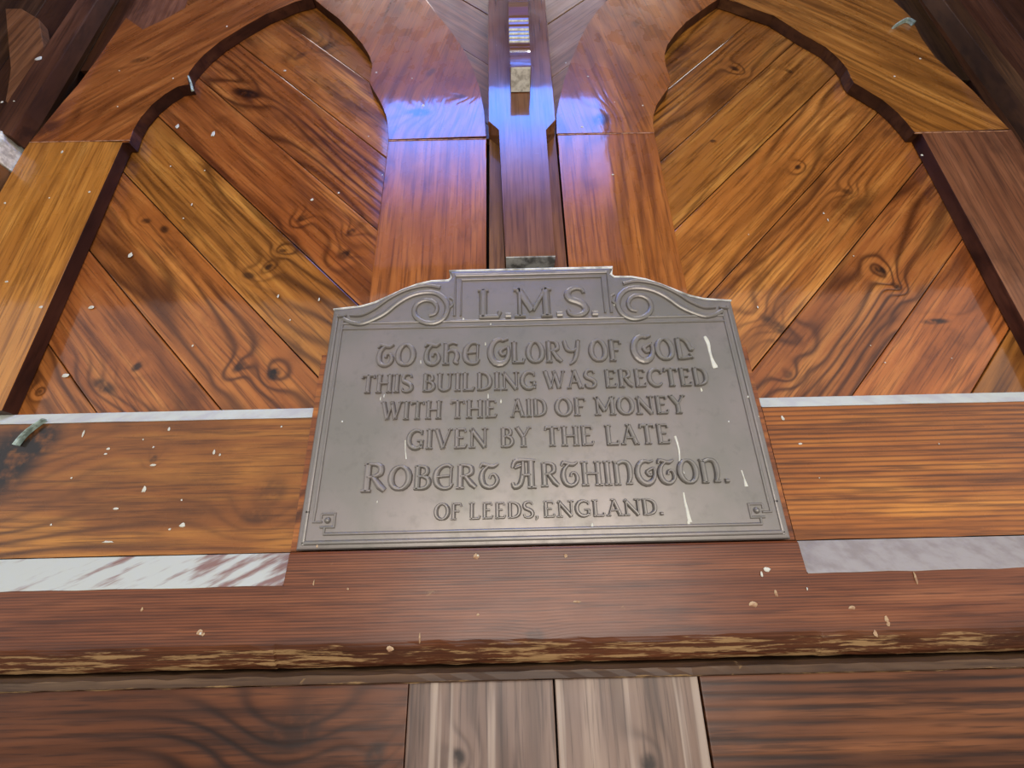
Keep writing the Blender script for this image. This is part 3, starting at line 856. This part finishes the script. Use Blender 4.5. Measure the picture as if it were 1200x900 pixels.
# ---- stroke lettering
def A(cx, cy, rx, ry, a0, a1, n=9):
    return [(cx + rx * math.cos(R(a0 + (a1 - a0) * i / n)), cy + ry * math.sin(R(a0 + (a1 - a0) * i / n))) for i in range(n + 1)]
T_, t_ = 0.19, 0.09
def ser(x, y, w=0.3):
    return ([(x - w / 2, y), (x + w / 2, y)], t_)
G = {
 'L': (0.66, [([(0.15, 0), (0.15, 1)], T_), ([(0.05, 0.04), (0.56, 0.04), (0.60, 0.2)], t_ * 1.3), ser(0.15, 0.97)]),
 'M': (1.05, [([(0.15, 0), (0.15, 1)], t_ * 1.3), ([(0.12, 1), (0.50, 0.22)], T_), ([(0.50, 0.22), (0.88, 1)], t_ * 1.2), ([(0.88, 0), (0.88, 1)], T_),
              ser(0.15, 0.03), ser(0.88, 0.03), ser(0.10, 0.97, 0.22), ser(0.93, 0.97, 0.22)]),
 'S': (0.62, [([(0.54, 0.80), (0.50, 0.93), (0.34, 0.98), (0.16, 0.92), (0.09, 0.76), (0.16, 0.60), (0.34, 0.51), (0.50, 0.40), (0.56, 0.24), (0.48, 0.08), (0.30, 0.02), (0.12, 0.07), (0.07, 0.22)],
               [0.09, 0.10, 0.11, 0.15, 0.18, 0.2, 0.2, 0.2, 0.18, 0.15, 0.11, 0.10, 0.10])]),
 '.': (0.22, [([(0.04, 0.07), (0.19, 0.07)], 0.15)]),
 ',': (0.22, [([(0.11, 0.10), (0.12, 0.0), (0.05, -0.16)], [0.15, 0.13, 0.05])]),
 'O': (0.86, [(A(0.43, 0.5, 0.34, 0.47, 90, 450, 18), [0.10 + 0.11 * abs(math.sin(2 * math.pi * i / 18)) for i in range(19)])]),
 'T': (0.74, [([(0.37, 0), (0.37, 1)], T_), ([(0.05, 0.80), (0.07, 0.95), (0.67, 0.95), (0.69, 0.80)], t_ * 1.2), ser(0.37, 0.03)]),
 'H': (0.88, [([(0.16, 0), (0.16, 1)], T_), ([(0.72, 0), (0.72, 1)], T_), ([(0.16, 0.5), (0.72, 0.5)], t_), ser(0.16, 0.03), ser(0.72, 0.03), ser(0.16, 0.97), ser(0.72, 0.97)]),
 'I': (0.34, [([(0.17, 0), (0.17, 1)], T_), ser(0.17, 0.03), ser(0.17, 0.97)]),
 'B': (0.68, [([(0.16, 0), (0.16, 1)], T_), ([(0.05, 0.96), (0.34, 0.96), (0.50, 0.86), (0.50, 0.66), (0.34, 0.55), (0.16, 0.53)], [0.09, 0.1, 0.15, 0.15, 0.1, 0.09]),
              ([(0.34, 0.54), (0.55, 0.44), (0.58, 0.22), (0.42, 0.05), (0.05, 0.04)], [0.09, 0.16, 0.17, 0.12, 0.09])]),
 'U': (0.84, [([(0.16, 1), (0.16, 0.35), (0.22, 0.12), (0.42, 0.03), (0.62, 0.12), (0.68, 0.35), (0.68, 1)], [T_, T_, 0.15, 0.11, 0.10, 0.10, 0.10]), ser(0.16, 0.97), ser(0.68, 0.97)]),
 'D': (0.82, [([(0.16, 0), (0.16, 1)], T_), ([(0.05, 0.96), (0.36, 0.95), (0.62, 0.80), (0.70, 0.5), (0.62, 0.2), (0.36, 0.05), (0.05, 0.04)], [0.09, 0.1, 0.17, 0.2, 0.17, 0.1, 0.09])]),
 'N': (0.90, [([(0.15, 0), (0.15, 1)], t_ * 1.2), ([(0.10, 0.98), (0.76, 0.02)], T_), ([(0.76, 0), (0.76, 1)], t_ * 1.2), ser(0.15, 0.03), ser(0.76, 0.97)]),
 'G': (0.84, [(A(0.45, 0.5, 0.36, 0.46, 45, 330, 14), [0.09 + 0.11 * abs(math.sin(math.pi * i / 14)) for i in range(15)]), ([(0.70, 0.04), (0.70, 0.42)], T_ * 0.8), ([(0.50, 0.42), (0.80, 0.42)], t_), ([(0.70, 0.72), (0.71, 0.95)], t_)]),
 'W': (1.14, [([(0.10, 1), (0.36, 0.02)], T_), ([(0.36, 0.02), (0.60, 0.90)], t_), ([(0.56, 1), (0.80, 0.02)], T_), ([(0.80, 0.02), (1.04, 0.98)], t_), ser(0.10, 0.97, 0.24), ser(0.56, 0.97, 0.2), ser(1.04, 0.97, 0.2)]),
 'A': (0.84, [([(0.12, 0.02), (0.42, 0.98)], t_), ([(0.42, 1.0), (0.72, 0.02)], T_), ([(0.22, 0.34), (0.62, 0.34)], t_), ser(0.11, 0.03, 0.22), ser(0.73, 0.03, 0.24), ([(0.28, 0.99), (0.44, 0.99)], t_)]),
 'E': (0.66, [([(0.16, 0), (0.16, 1)], T_), ([(0.05, 0.96), (0.52, 0.95), (0.56, 0.80)], t_ * 1.2), ([(0.16, 0.53), (0.46, 0.53)], t_ * 1.1), ([(0.05, 0.04), (0.55, 0.05), (0.60, 0.2)], t_ * 1.2)]),
 'R': (0.78, [([(0.16, 0), (0.16, 1)], T_), ([(0.05, 0.96), (0.38, 0.96), (0.56, 0.86), (0.56, 0.64), (0.38, 0.53), (0.16, 0.50)], [0.09, 0.1, 0.17, 0.17, 0.1, 0.09]), ([(0.34, 0.52), (0.58, 0.18), (0.74, 0.03)], [0.14, T_, 0.14]), ser(0.16, 0.03)]),
 'C': (0.80, [(A(0.45, 0.5, 0.36, 0.46, 45, 318, 14), [0.09 + 0.11 * abs(math.sin(math.pi * i / 14)) for i in range(15)]), ([(0.70, 0.70), (0.72, 0.93)], t_)]),
 'F': (0.64, [([(0.16, 0), (0.16, 1)], T_), ([(0.05, 0.96), (0.54, 0.95), (0.58, 0.78)], t_ * 1.2), ([(0.16, 0.50), (0.46, 0.50)], t_ * 1.1), ser(0.16, 0.03)]),
 'Y': (0.80, [([(0.10, 1), (0.40, 0.48)], T_), ([(0.40, 0.48), (0.70, 1)], t_), ([(0.40, 0), (0.40, 0.48)], T_), ser(0.40, 0.03), ser(0.10, 0.97, 0.22), ser(0.70, 0.97, 0.2)]),
 'V': (0.84, [([(0.10, 1), (0.42, 0.0)], T_), ([(0.42, 0.0), (0.74, 1)], t_), ser(0.10, 0.97, 0.24), ser(0.74, 0.97, 0.2)]),
 # round-hand capitals
 't': (0.80, [([(0.06, 0.84), (0.14, 0.99), (0.36, 0.93), (0.56, 0.90), (0.74, 1.0)], [0.07, 0.13, 0.15, 0.14, 0.07]),
              ([(0.36, 0.90), (0.17, 0.70), (0.11, 0.42), (0.20, 0.13), (0.42, 0.02), (0.62, 0.12), (0.70, 0.34), (0.60, 0.54), (0.46, 0.52), (0.42, 0.38)], [0.09, 0.15, 0.2, 0.18, 0.13, 0.13, 0.15, 0.11, 0.08, 0.1])]),
 'h': (0.86, [([(0.16, 0.0), (0.16, 0.96)], T_), ([(0.04, 1.0), (0.22, 0.94), (0.46, 1.0), (0.66, 0.92)], [0.07, 0.12, 0.10, 0.06]),
              ([(0.20, 0.52), (0.38, 0.66), (0.60, 0.60), (0.66, 0.40), (0.60, 0.15), (0.72, 0.03)], [0.07, 0.13, 0.17, T_, T_, 0.1]), ser(0.16, 0.03)]),
 'e': (0.80, [([(0.72, 0.86), (0.58, 0.98), (0.36, 0.95), (0.16, 0.76), (0.10, 0.48), (0.18, 0.18), (0.40, 0.02), (0.64, 0.06), (0.74, 0.22)], [0.12, 0.12, 0.12, 0.19, 0.21, 0.19, 0.12, 0.11, 0.08]),
              ([(0.14, 0.50), (0.62, 0.54)], t_), ([(0.66, 0.10), (0.68, 0.90)], t_)]),
 'n': (0.88, [([(0.16, 0), (0.16, 0.9)], T_), ([(0.04, 1.0), (0.18, 0.88), (0.44, 0.97), (0.64, 0.90), (0.72, 0.68), (0.70, 0.30), (0.58, 0.05)], [0.08, 0.14, 0.14, 0.17, T_, 0.17, 0.1]), ser(0.16, 0.03, 0.26), ([(0.52, 0.05), (0.78, 0.05)], t_)]),
 'g': (0.86, [(A(0.45, 0.5, 0.36, 0.47, 60, 385, 16), [0.10 + 0.11 * abs(math.sin(math.pi * i / 16)) for i in range(17)]),
              ([(0.78, 0.68), (0.60, 0.60), (0.48, 0.50), (0.56, 0.36), (0.66, 0.40)], [0.09, 0.10, 0.12, 0.10, 0.09]), ([(0.62, 0.92), (0.78, 0.99)], t_)]),
 'a': (1.02, [([(0.08, 0.72), (0.16, 0.94), (0.40, 1.0), (0.90, 0.97)], [0.10, 0.15, 0.13, 0.09]), ([(0.74, 0), (0.74, 0.97)], T_), ([(0.46, 0.94), (0.44, 0.5), (0.34, 0.14), (0.14, 0.05), (0.08, 0.2)], [0.1, 0.15, 0.16, 0.14, 0.1]),
              ([(0.40, 0.46), (0.74, 0.46)], t_), ser(0.76, 0.03), ([(0.40, 0.80), (0.16, 0.72)], t_)]),
 'y': (0.84, [([(0.08, 1.0), (0.20, 0.60), (0.44, 0.50), (0.66, 0.62)], [0.15, 0.17, 0.12, 0.1]), ([(0.74, 1.0), (0.66, 0.5), (0.50, 0.08), (0.28, -0.12)], [0.15, 0.18, 0.15, 0.06]), ([(0.66, 0.97), (0.84, 0.99)], t_)]),
 'd': (0.86, [([(0.16, 0.04), (0.16, 1)], T_), ([(0.05, 0.96), (0.34, 0.97), (0.58, 0.80), (0.70, 0.45), (0.86, 0.52)], [0.09, 0.12, 0.16, 0.15, 0.06]), ([(0.05, 0.04), (0.36, 0.06), (0.66, 0.10)], [0.09, 0.13, 0.11]), ([(0.60, 0.28), (0.74, 0.04)], t_)]),
}
def word(runs, text, x0, x1, z0, hgt, big=1.0, sw=1.0):
    """text fitted between x0 and x1 with baseline z0; an initial marked by ^ is taller"""
    items = []
    bigs = 1.0
    for ch in text:
        if ch == '^':
            bigs = big
            continue
        items.append((ch, bigs))
        bigs = 1.0
    gap = 0.06
    total = sum(G[c][0] * s for c, s in items) + gap * (len(items) - 1)
    kx = (x1 - x0) / total
    x = x0
    for c, s in items:
        adv, strokes = G[c]
        for pts, w in strokes:
            P = [(x + px * kx * s, z0 - (s - 1) * hgt * 0.25 + py * hgt * s) for px, py in pts]
            sc = (kx + hgt) / 2 * s * sw
            if isinstance(w, (list, tuple)):
                ww = [v * sc for v in w]
            else:
                ww = w * sc
            if len(P) > 3 and len(P) < 14:
                n = len(P)
                P2 = catmull(P, 3)
                if isinstance(ww, list):
                    src = ww
                    ww = [src[min(int(i / 3), n - 1)] + (src[min(int(i / 3) + 1, n - 1)] - src[min(int(i / 3), n - 1)]) * ((i % 3) / 3) for i in range(len(P2))]
                P = P2 if c != 'T' and c != 'E' and c != 'L' else P
                if P is not P2 and isinstance(ww, list) and len(ww) != len(P):
                    ww = t_ * sc
            runs.append((P, ww))
        x += (adv * s + gap) * kx

def line(label, words, base, top, h=0.0052, big=1.22, sw=1.4):
    """words: [(text, left point, right point)] ; base/top: heights of the lower and upper letter edge"""
    runs = []
    for text, x0, x1 in words:
        word(runs, text, x0, x1, base, top - base, big, sw)
    o = ridge_obj('inscription', runs, YP + 0.0002, h, B, plq)
    o['label'] = label
    return o
def X(pts):
    return [p[0] for p in pts]
def Zm(pts):
    return [p[1] for p in pts]
a = X([(-0.0501, 1.9774), (0.1414, 1.9757)])
zz = Zm([(0.0445, 1.9498), (0.0468, 2.0024)])
line('raised capitals L.M.S. on the title tablet', [('L.M.S.', a[0], a[1])], zz[0], zz[1], 0.0052, sw=1.3)
a = X([(-0.2032, 1.8930), (-0.1444, 1.8915), (-0.1315, 1.8926), (-0.0454, 1.8920), (-0.0337, 1.8931), (0.1073, 1.8940), (0.1204, 1.8937), (0.1701, 1.8939), (0.1844, 1.8935), (0.2799, 1.8941)])
zz = Zm([(0.0281, 1.8701), (0.0294, 1.9062)])
line('raised lettering TO THE GLORY OF GOD', [('tO', a[0], a[1]), ('the', a[2], a[3]), ('^gLORy', a[4], a[5]), ('OF', a[6], a[7]), ('^gOd', a[8], a[9])], zz[0], zz[1])
a = X([(-0.2211, 1.8428), (-0.1450, 1.8409), (-0.1312, 1.8419), (0.0384, 1.8419), (0.0486, 1.8431), (0.1259, 1.8425), (0.1386, 1.8422), (0.2925, 1.8440)])
zz = Zm([(0.0265, 1.8273), (0.0276, 1.8560)])
line('raised lettering THIS BUILDING WAS ERECTED', [('THIS', a[0], a[1]), ('BUILDING', a[2], a[3]), ('WAS', a[4], a[5]), ('ERECTED', a[6], a[7])], zz[0], zz[1])
a = X([(-0.1879, 1.7994), (-0.1004, 1.7986), (-0.0881, 1.7996), (-0.0202, 1.7993), (-0.0017, 1.8001), (0.0514, 1.8002), (0.0626, 1.8012), (0.1084, 1.8014), (0.1195, 1.8011), (0.2518, 1.8006)])
zz = Zm([(0.0250, 1.7853), (0.0260, 1.8126)])
line('raised lettering WITH THE AID OF MONEY', [('WITH', a[0], a[1]), ('THE', a[2], a[3]), ('AID', a[4], a[5]), ('OF', a[6], a[7]), ('MONEY', a[8], a[9])], zz[0], zz[1])
a = X([(-0.1479, 1.7567), (-0.0338, 1.7553), (-0.0170, 1.7549), (0.0274, 1.7551), (0.0455, 1.7559), (0.1152, 1.7555), (0.1309, 1.7563), (0.2223, 1.7554)])
zz = Zm([(0.0234, 1.7417), (0.0244, 1.7701)])
line('raised lettering GIVEN BY THE LATE', [('GIVEN', a[0], a[1]), ('BY', a[2], a[3]), ('THE', a[4], a[5]), ('LATE', a[6], a[7])], zz[0], zz[1])
a = X([(-0.2047, 1.7056), (-0.0176, 1.7036), (-0.0036, 1.7044), (0.2915, 1.7012)])
zz = Zm([(0.0213, 1.6867), (0.0225, 1.7190)])
line('largest raised lettering ROBERT ARTHINGTON.', [('^ROBeRt', a[0], a[1]), ('^aRtHIngtOn.', a[2], a[3])], zz[0], zz[1], 0.0054, 1.18)
a = X([(-0.1049, 1.6575), (-0.0677, 1.6577), (-0.0587, 1.6575), (0.0327, 1.6577), (0.0384, 1.6586), (0.1965, 1.6583)])
zz = Zm([(0.0199, 1.6471), (0.0206, 1.6678)])
line('raised lettering OF LEEDS, ENGLAND.', [('OF', a[0], a[1]), ('LEEDS,', a[2], a[3]), ('ENGLAND.', a[4], a[5])], zz[0], zz[1])

# dried drips and splashes on the plaque
dr = [(0.3025, 1.9035), (0.3036, 1.8888), (0.3041, 1.8715), (0.3061, 1.8560), (0.2305, 1.7477), (0.2314, 1.7392), (0.2263, 1.6686), (0.2269, 1.6587), (0.2278, 1.6446)]
DRIP = bmesh.new()
o = ridge_obj('long_white_drip', [(catmull([(0.3010, 1.9095), (0.3040, 1.8976), (0.3037, 1.8830), (0.3048, 1.8687), (0.3074, 1.8559)], 3), [0.004, 0.0055, 0.006, 0.0055, 0.005, 0.0045, 0.004, 0.004, 0.004, 0.005, 0.0065, 0.008, 0.007])], YP, 0.0009, M['splash'], plq)
ridge_obj('thin_white_drip', [(catmull([(0.2289, 1.7527), (0.2306, 1.7416), (0.2310, 1.7295), (0.2291, 1.7118), (0.2329, 1.7001)], 3), [0.0035, 0.004, 0.002, 0.0015])], YP - 0.0004, 0.0009, M['splash'], plq)
ridge_obj('thin_white_drip', [(catmull([(0.2275, 1.6752), (0.2276, 1.6631), (0.2284, 1.6543), (0.2289, 1.6446), (0.2298, 1.6371)], 3), [0.0022, 0.0025, 0.0018, 0.0022, 0.003, 0.0055])], YP - 0.0001, 0.0009, M['splash'], plq)
ridge_obj('thin_white_drip', [([(0.3114, 1.7029), (0.3125, 1.6925), (0.3134, 1.6811)], [0.002, 0.0015, 0.005])], YP - 0.0001, 0.0009, M['splash'], plq)
ridge_obj('thin_white_drip', [([(-0.1501, 1.7554), (-0.1492, 1.7420), (-0.1470, 1.7287)], [0.002, 0.0012, 0.002])], YP - 0.0001, 0.0007, M['splash'], plq)
specks(sp([(-0.0337, 1.8192), (-0.1909, 1.8190), (-0.0376, 1.9047), (0.1043, 1.8895), (0.1017, 1.6357), (0.2276, 1.6372), (0.2791, 1.8210), (0.2383, 1.8718), (0.3087, 1.7721), (0.3853, 1.8051), (0.3452, 1.8087), (0.0398, 1.6651), (-0.0151, 1.8108), (-0.0296, 1.9391), (-0.0727, 1.9494), (-0.2426, 1.7851), (-0.1357, 1.8768), (-0.1816, 1.6723), (0.2009, 1.8004), (0.0875, 1.6531), (0.3529, 1.7786), (-0.0111, 1.8307), (-0.1863, 1.8229), (0.1680, 1.9699)],
     [(2.2, 8), (2, 7), (2.2, 7), (3, 6), (4, 8), (4, 7), (3, 7), (3, 5), (3, 3), (3, 3), (4, 4), (3, 7), (3, 7), (2.5, 5), (3, 6), (3, 3), (2, 8), (2, 4), (2, 3), (1.5, 3), (2, 2), (3, 5), (2, 6), (3, 5)]), YP - 0.0003, plq)

# ------------------------------------------------------------------ splashes on the woodwork
specks(sp([(-0.7016, 2.4706), (-0.6187, 2.4448), (-0.6953, 2.1309), (-0.7289, 2.0200), (-0.7254, 1.8903), (-0.4059, 2.0345), (-0.3800, 2.2558), (-0.2879, 2.4274), (-0.5029, 2.6470), (-0.5313, 1.9400), (-0.6131, 2.2493), (-0.3304, 2.2720), (-0.3764, 1.9854), (-0.6206, 2.2154), (-0.3326, 2.0255), (-0.6835, 2.3531), (-0.6105, 2.3393)],
     [(8, 14), (8, 17), (9, 12), (11, 8), (14, 9), (4, 8), (7, 6), (3, 3), (6, 6), (3, 5), (3, 8), (5, 4), (3, 3), (3, 3), (3, 8), (3, 4), (3, 3)]), 0.0215, AL)
specks(sp([(0.4288, 1.9903), (0.6102, 1.8804), (0.6030, 2.1942), (0.6061, 2.1775), (0.4488, 2.1473), (0.5971, 1.9119), (0.6275, 2.0936), (0.7210, 1.8854)], [(3, 5), (3, 3), (3, 5), (2, 8), (2, 3), (2, 2), (2, 3), (2, 2)]), 0.0215, AR)
specks(sp([(-0.8898, 2.3733), (-0.9482, 2.2409), (-0.7971, 2.2644), (-0.7891, 2.0077), (-0.1719, 2.4872), (-0.2818, 2.5984), (-0.2012, 2.5758), (-0.8213, 2.5043), (-0.7281, 2.5924), (-0.6522, 2.7773), (-0.8559, 2.6224), (-0.8692, 2.0614), (-0.8686, 2.2514), (-0.2403, 2.2924)],
     [(5, 8), (5, 5), (5, 5), (8, 5), (8, 9), (6, 6), (4, 4), (3, 4), (4, 4), (5, 5), (3, 3), (7, 4), (3, 4), (3, 3)]), -0.0003, AL)
specks(sp([(0.1835, 2.5694), (0.1383, 2.6172), (0.1574, 2.4129), (0.2899, 2.4730), (0.8476, 2.5485), (0.9256, 2.6068), (0.2056, 2.2797), (0.2320, 2.4854), (0.8171, 2.3141)], [(5, 5), (3, 6), (7, 5), (5, 4), (5, 4), (5, 5), (6, 4), (2, 3), (5, 5)]), -0.0008, AR)
specks(sp([(-0.6382, 1.7846), (-0.5933, 1.7603), (-0.5945, 1.7527), (-0.5228, 1.7009), (-0.5541, 1.6748), (-0.5123, 1.7883), (-0.4360, 1.7516), (-0.4264, 1.7476), (-0.5195, 1.7348), (-0.5503, 1.6311), (-0.4552, 1.6510), (-0.6320, 1.7190), (-0.4653, 1.6843), (-0.5460, 1.7734), (-0.5273, 1.7613), (-0.3442, 1.7883), (-0.4713, 1.6458), (-0.6368, 1.6551)],
     [(3, 12), (6, 4), (5, 3), (6, 11), (8, 3), (4, 7), (4, 8), (3, 5), (9, 4), (17, 3), (9, 6), (3, 3), (3, 3), (2, 3), (3, 3), (3, 3), (4, 3), (3, 3)]), -0.0003, RL)
specks(sp([(0.4050, 1.7838), (0.4209, 1.7443), (0.6683, 1.5990), (0.4338, 1.6946), (0.6216, 1.7396)], [(5, 8), (6, 3), (3, 3), (2, 2), (2, 2)]), -0.0003, RR)
specks(sp([(0.3082, 1.5795), (0.3008, 1.5749), (0.2826, 1.5418), (0.3130, 1.5530), (0.3990, 1.5357), (0.4354, 1.5233), (0.4358, 1.5188), (0.4859, 1.5662), (0.0634, 1.6004), (-0.0481, 1.6019), (-0.3717, 1.5270), (-0.3680, 1.5243), (-0.4474, 1.5518), (-0.1130, 1.5146), (-0.2032, 1.5687), (-0.1470, 1.5050), (0.0732, 1.5490), (-0.0454, 1.5379), (0.4173, 1.5087), (-0.2458, 1.5762), (-0.2479, 1.6182)],
     [(8, 5), (3, 6), (12, 6), (4, 9), (10, 4), (6, 8), (5, 6), (3, 15), (5, 5), (9, 7), (8, 6), (6, 4), (3, 6), (3, 12), (3, 3), (9, 6), (12, 3), (4, 3), (5, 8), (2, 8), (3, 4)]), -0.0415, lint, 'scuff')
specks(sp([(0.3082, 1.5795), (0.3006, 1.5740), (-0.3702, 1.5252), (-0.0459, 1.6028), (0.3511, 1.5569)], [(9, 6), (3, 7), (3, 3), (3, 3), (2, 3)]), -0.0420, lint)

# nail holes and string of pale fluff at the far left rail: a silky tuft
def tuft(name, pts, w, y, h, label, parent=None):
    ox = sum(p[0] for p in pts) / len(pts)
    oz = sum(p[1] for p in pts) / len(pts)
    bm = bmesh.new()
    add_ridge(bm, catmull(pts, 4), w, 0.0, h, ox, oz)
    o = link(name, bm, M['silk'], (ox, y, oz), 0, parent)
    if parent is None:
        tag(o, label, 'cocoon')
    return o
tuft('silk_cocoon', [(-0.7006, 1.8067), (-0.7118, 1.7963), (-0.7219, 1.7834), (-0.7281, 1.7681)], [0.004, 0.010, 0.016, 0.013, 0.010, 0.006], -0.0006, 0.008,
     'pale green silky cocoon stuck on the blackened left end of the rail')
tuft('silk_cocoon', [(0.9020, 2.7154), (0.9235, 2.7309), (0.9428, 2.7400), (0.9537, 2.7266)], [0.004, 0.012, 0.014, 0.011, 0.008], -0.0006, 0.009,
     'pale green cocoon on the right arch brace beside the dark corner post')
tuft('web_tuft', [(-0.6955, 2.5971), (-0.6839, 2.5740), (-0.6736, 2.5486)], [0.004, 0.009, 0.005], 0.0, 0.003, '', AL)

# ------------------------------------------------------------------ dark corner posts and what lies beyond them
cl = empty('corner_post', (-1.02, -0.03, 2.32), 'dark stained outer post in the top left corner, pale sawn foot', 'post')
prism('post_body', [(-1.008, 2.40), (-0.968, 2.385), (-0.962, 2.45), (-0.950, 3.02), (-0.992, 3.02), (-1.012, 2.5)], -0.03, -0.001, M['dark'], cl, 90, 0.003)
prism('foot_block', [(-1.05, 2.325), (-0.9725, 2.325), (-0.972, 2.368), (-0.985, 2.395), (-1.05, 2.40)], -0.032, 0.040, M['endgrain'], cl, 0, 0.003)['label'] = 'pale sawn foot'
prism('lower_block', [(-1.05, 2.22), (-0.985, 2.225), (-0.973, 2.322), (-1.05, 2.322)], -0.026, 0.04, M['post'], cl, 90, 0.003)
cr = empty('corner_post', (1.06, -0.03, 2.2), 'dark stained outer post in the top right corner, partly out of view', 'post')
prism('post_body', [(1.036, 2.0), (1.074, 2.0), (1.064, 2.5), (1.036, 3.02), (1.004, 3.02), (1.028, 2.45)], -0.03, -0.001, M['dark'], cr, 90, 0.003)

def outer_boards(x0, x1, mat, sgn):
    box('plank', x0, (x0 + x1) / 2 - 0.001, 0.044, 0.058, 2.0, 3.1, mat, wall, 0.0015, 90)
    box('plank', (x0 + x1) / 2 + 0.001, x1, 0.0445, 0.058, 2.0, 3.1, mat, wall, 0.0015, 90)
outer_boards(-1.40, -1.016, M['dark'], -1)
outer_boards(1.08, 1.46, M['dark'], 1)
# boards seen in the slot between each arch and its corner post
box('plank', -1.012, -0.80, 0.044, 0.058, 2.70, 3.1, M['dim'], wall, 0.001, 90)
box('plank', 0.87, 1.078, 0.044, 0.058, 2.60, 3.1, M['dark'], wall, 0.001, 90)
# curved brace edge and bright mortar seen beyond the left post
tag(prism('curved_brace', [(-1.0710, 2.5308), (-1.1016, 2.6390), (-1.1484, 2.7323), (-1.2137, 2.8676), (-1.1736, 2.8662), (-1.1150, 2.8229), (-1.0520, 2.6978), (-1.0455, 2.6226), (-1.0494, 2.5140)], 0.0, 0.022, M['dim'], None, 80, 0.002),
    'short curved brown brace beyond the dark post, top left corner', 'brace')
specks(sp([(-1.0014, 2.6180), (-1.0216, 2.4802), (-0.9981, 2.4820)], [(15, 14), (6, 6), (4, 4)]), -0.031, cl)
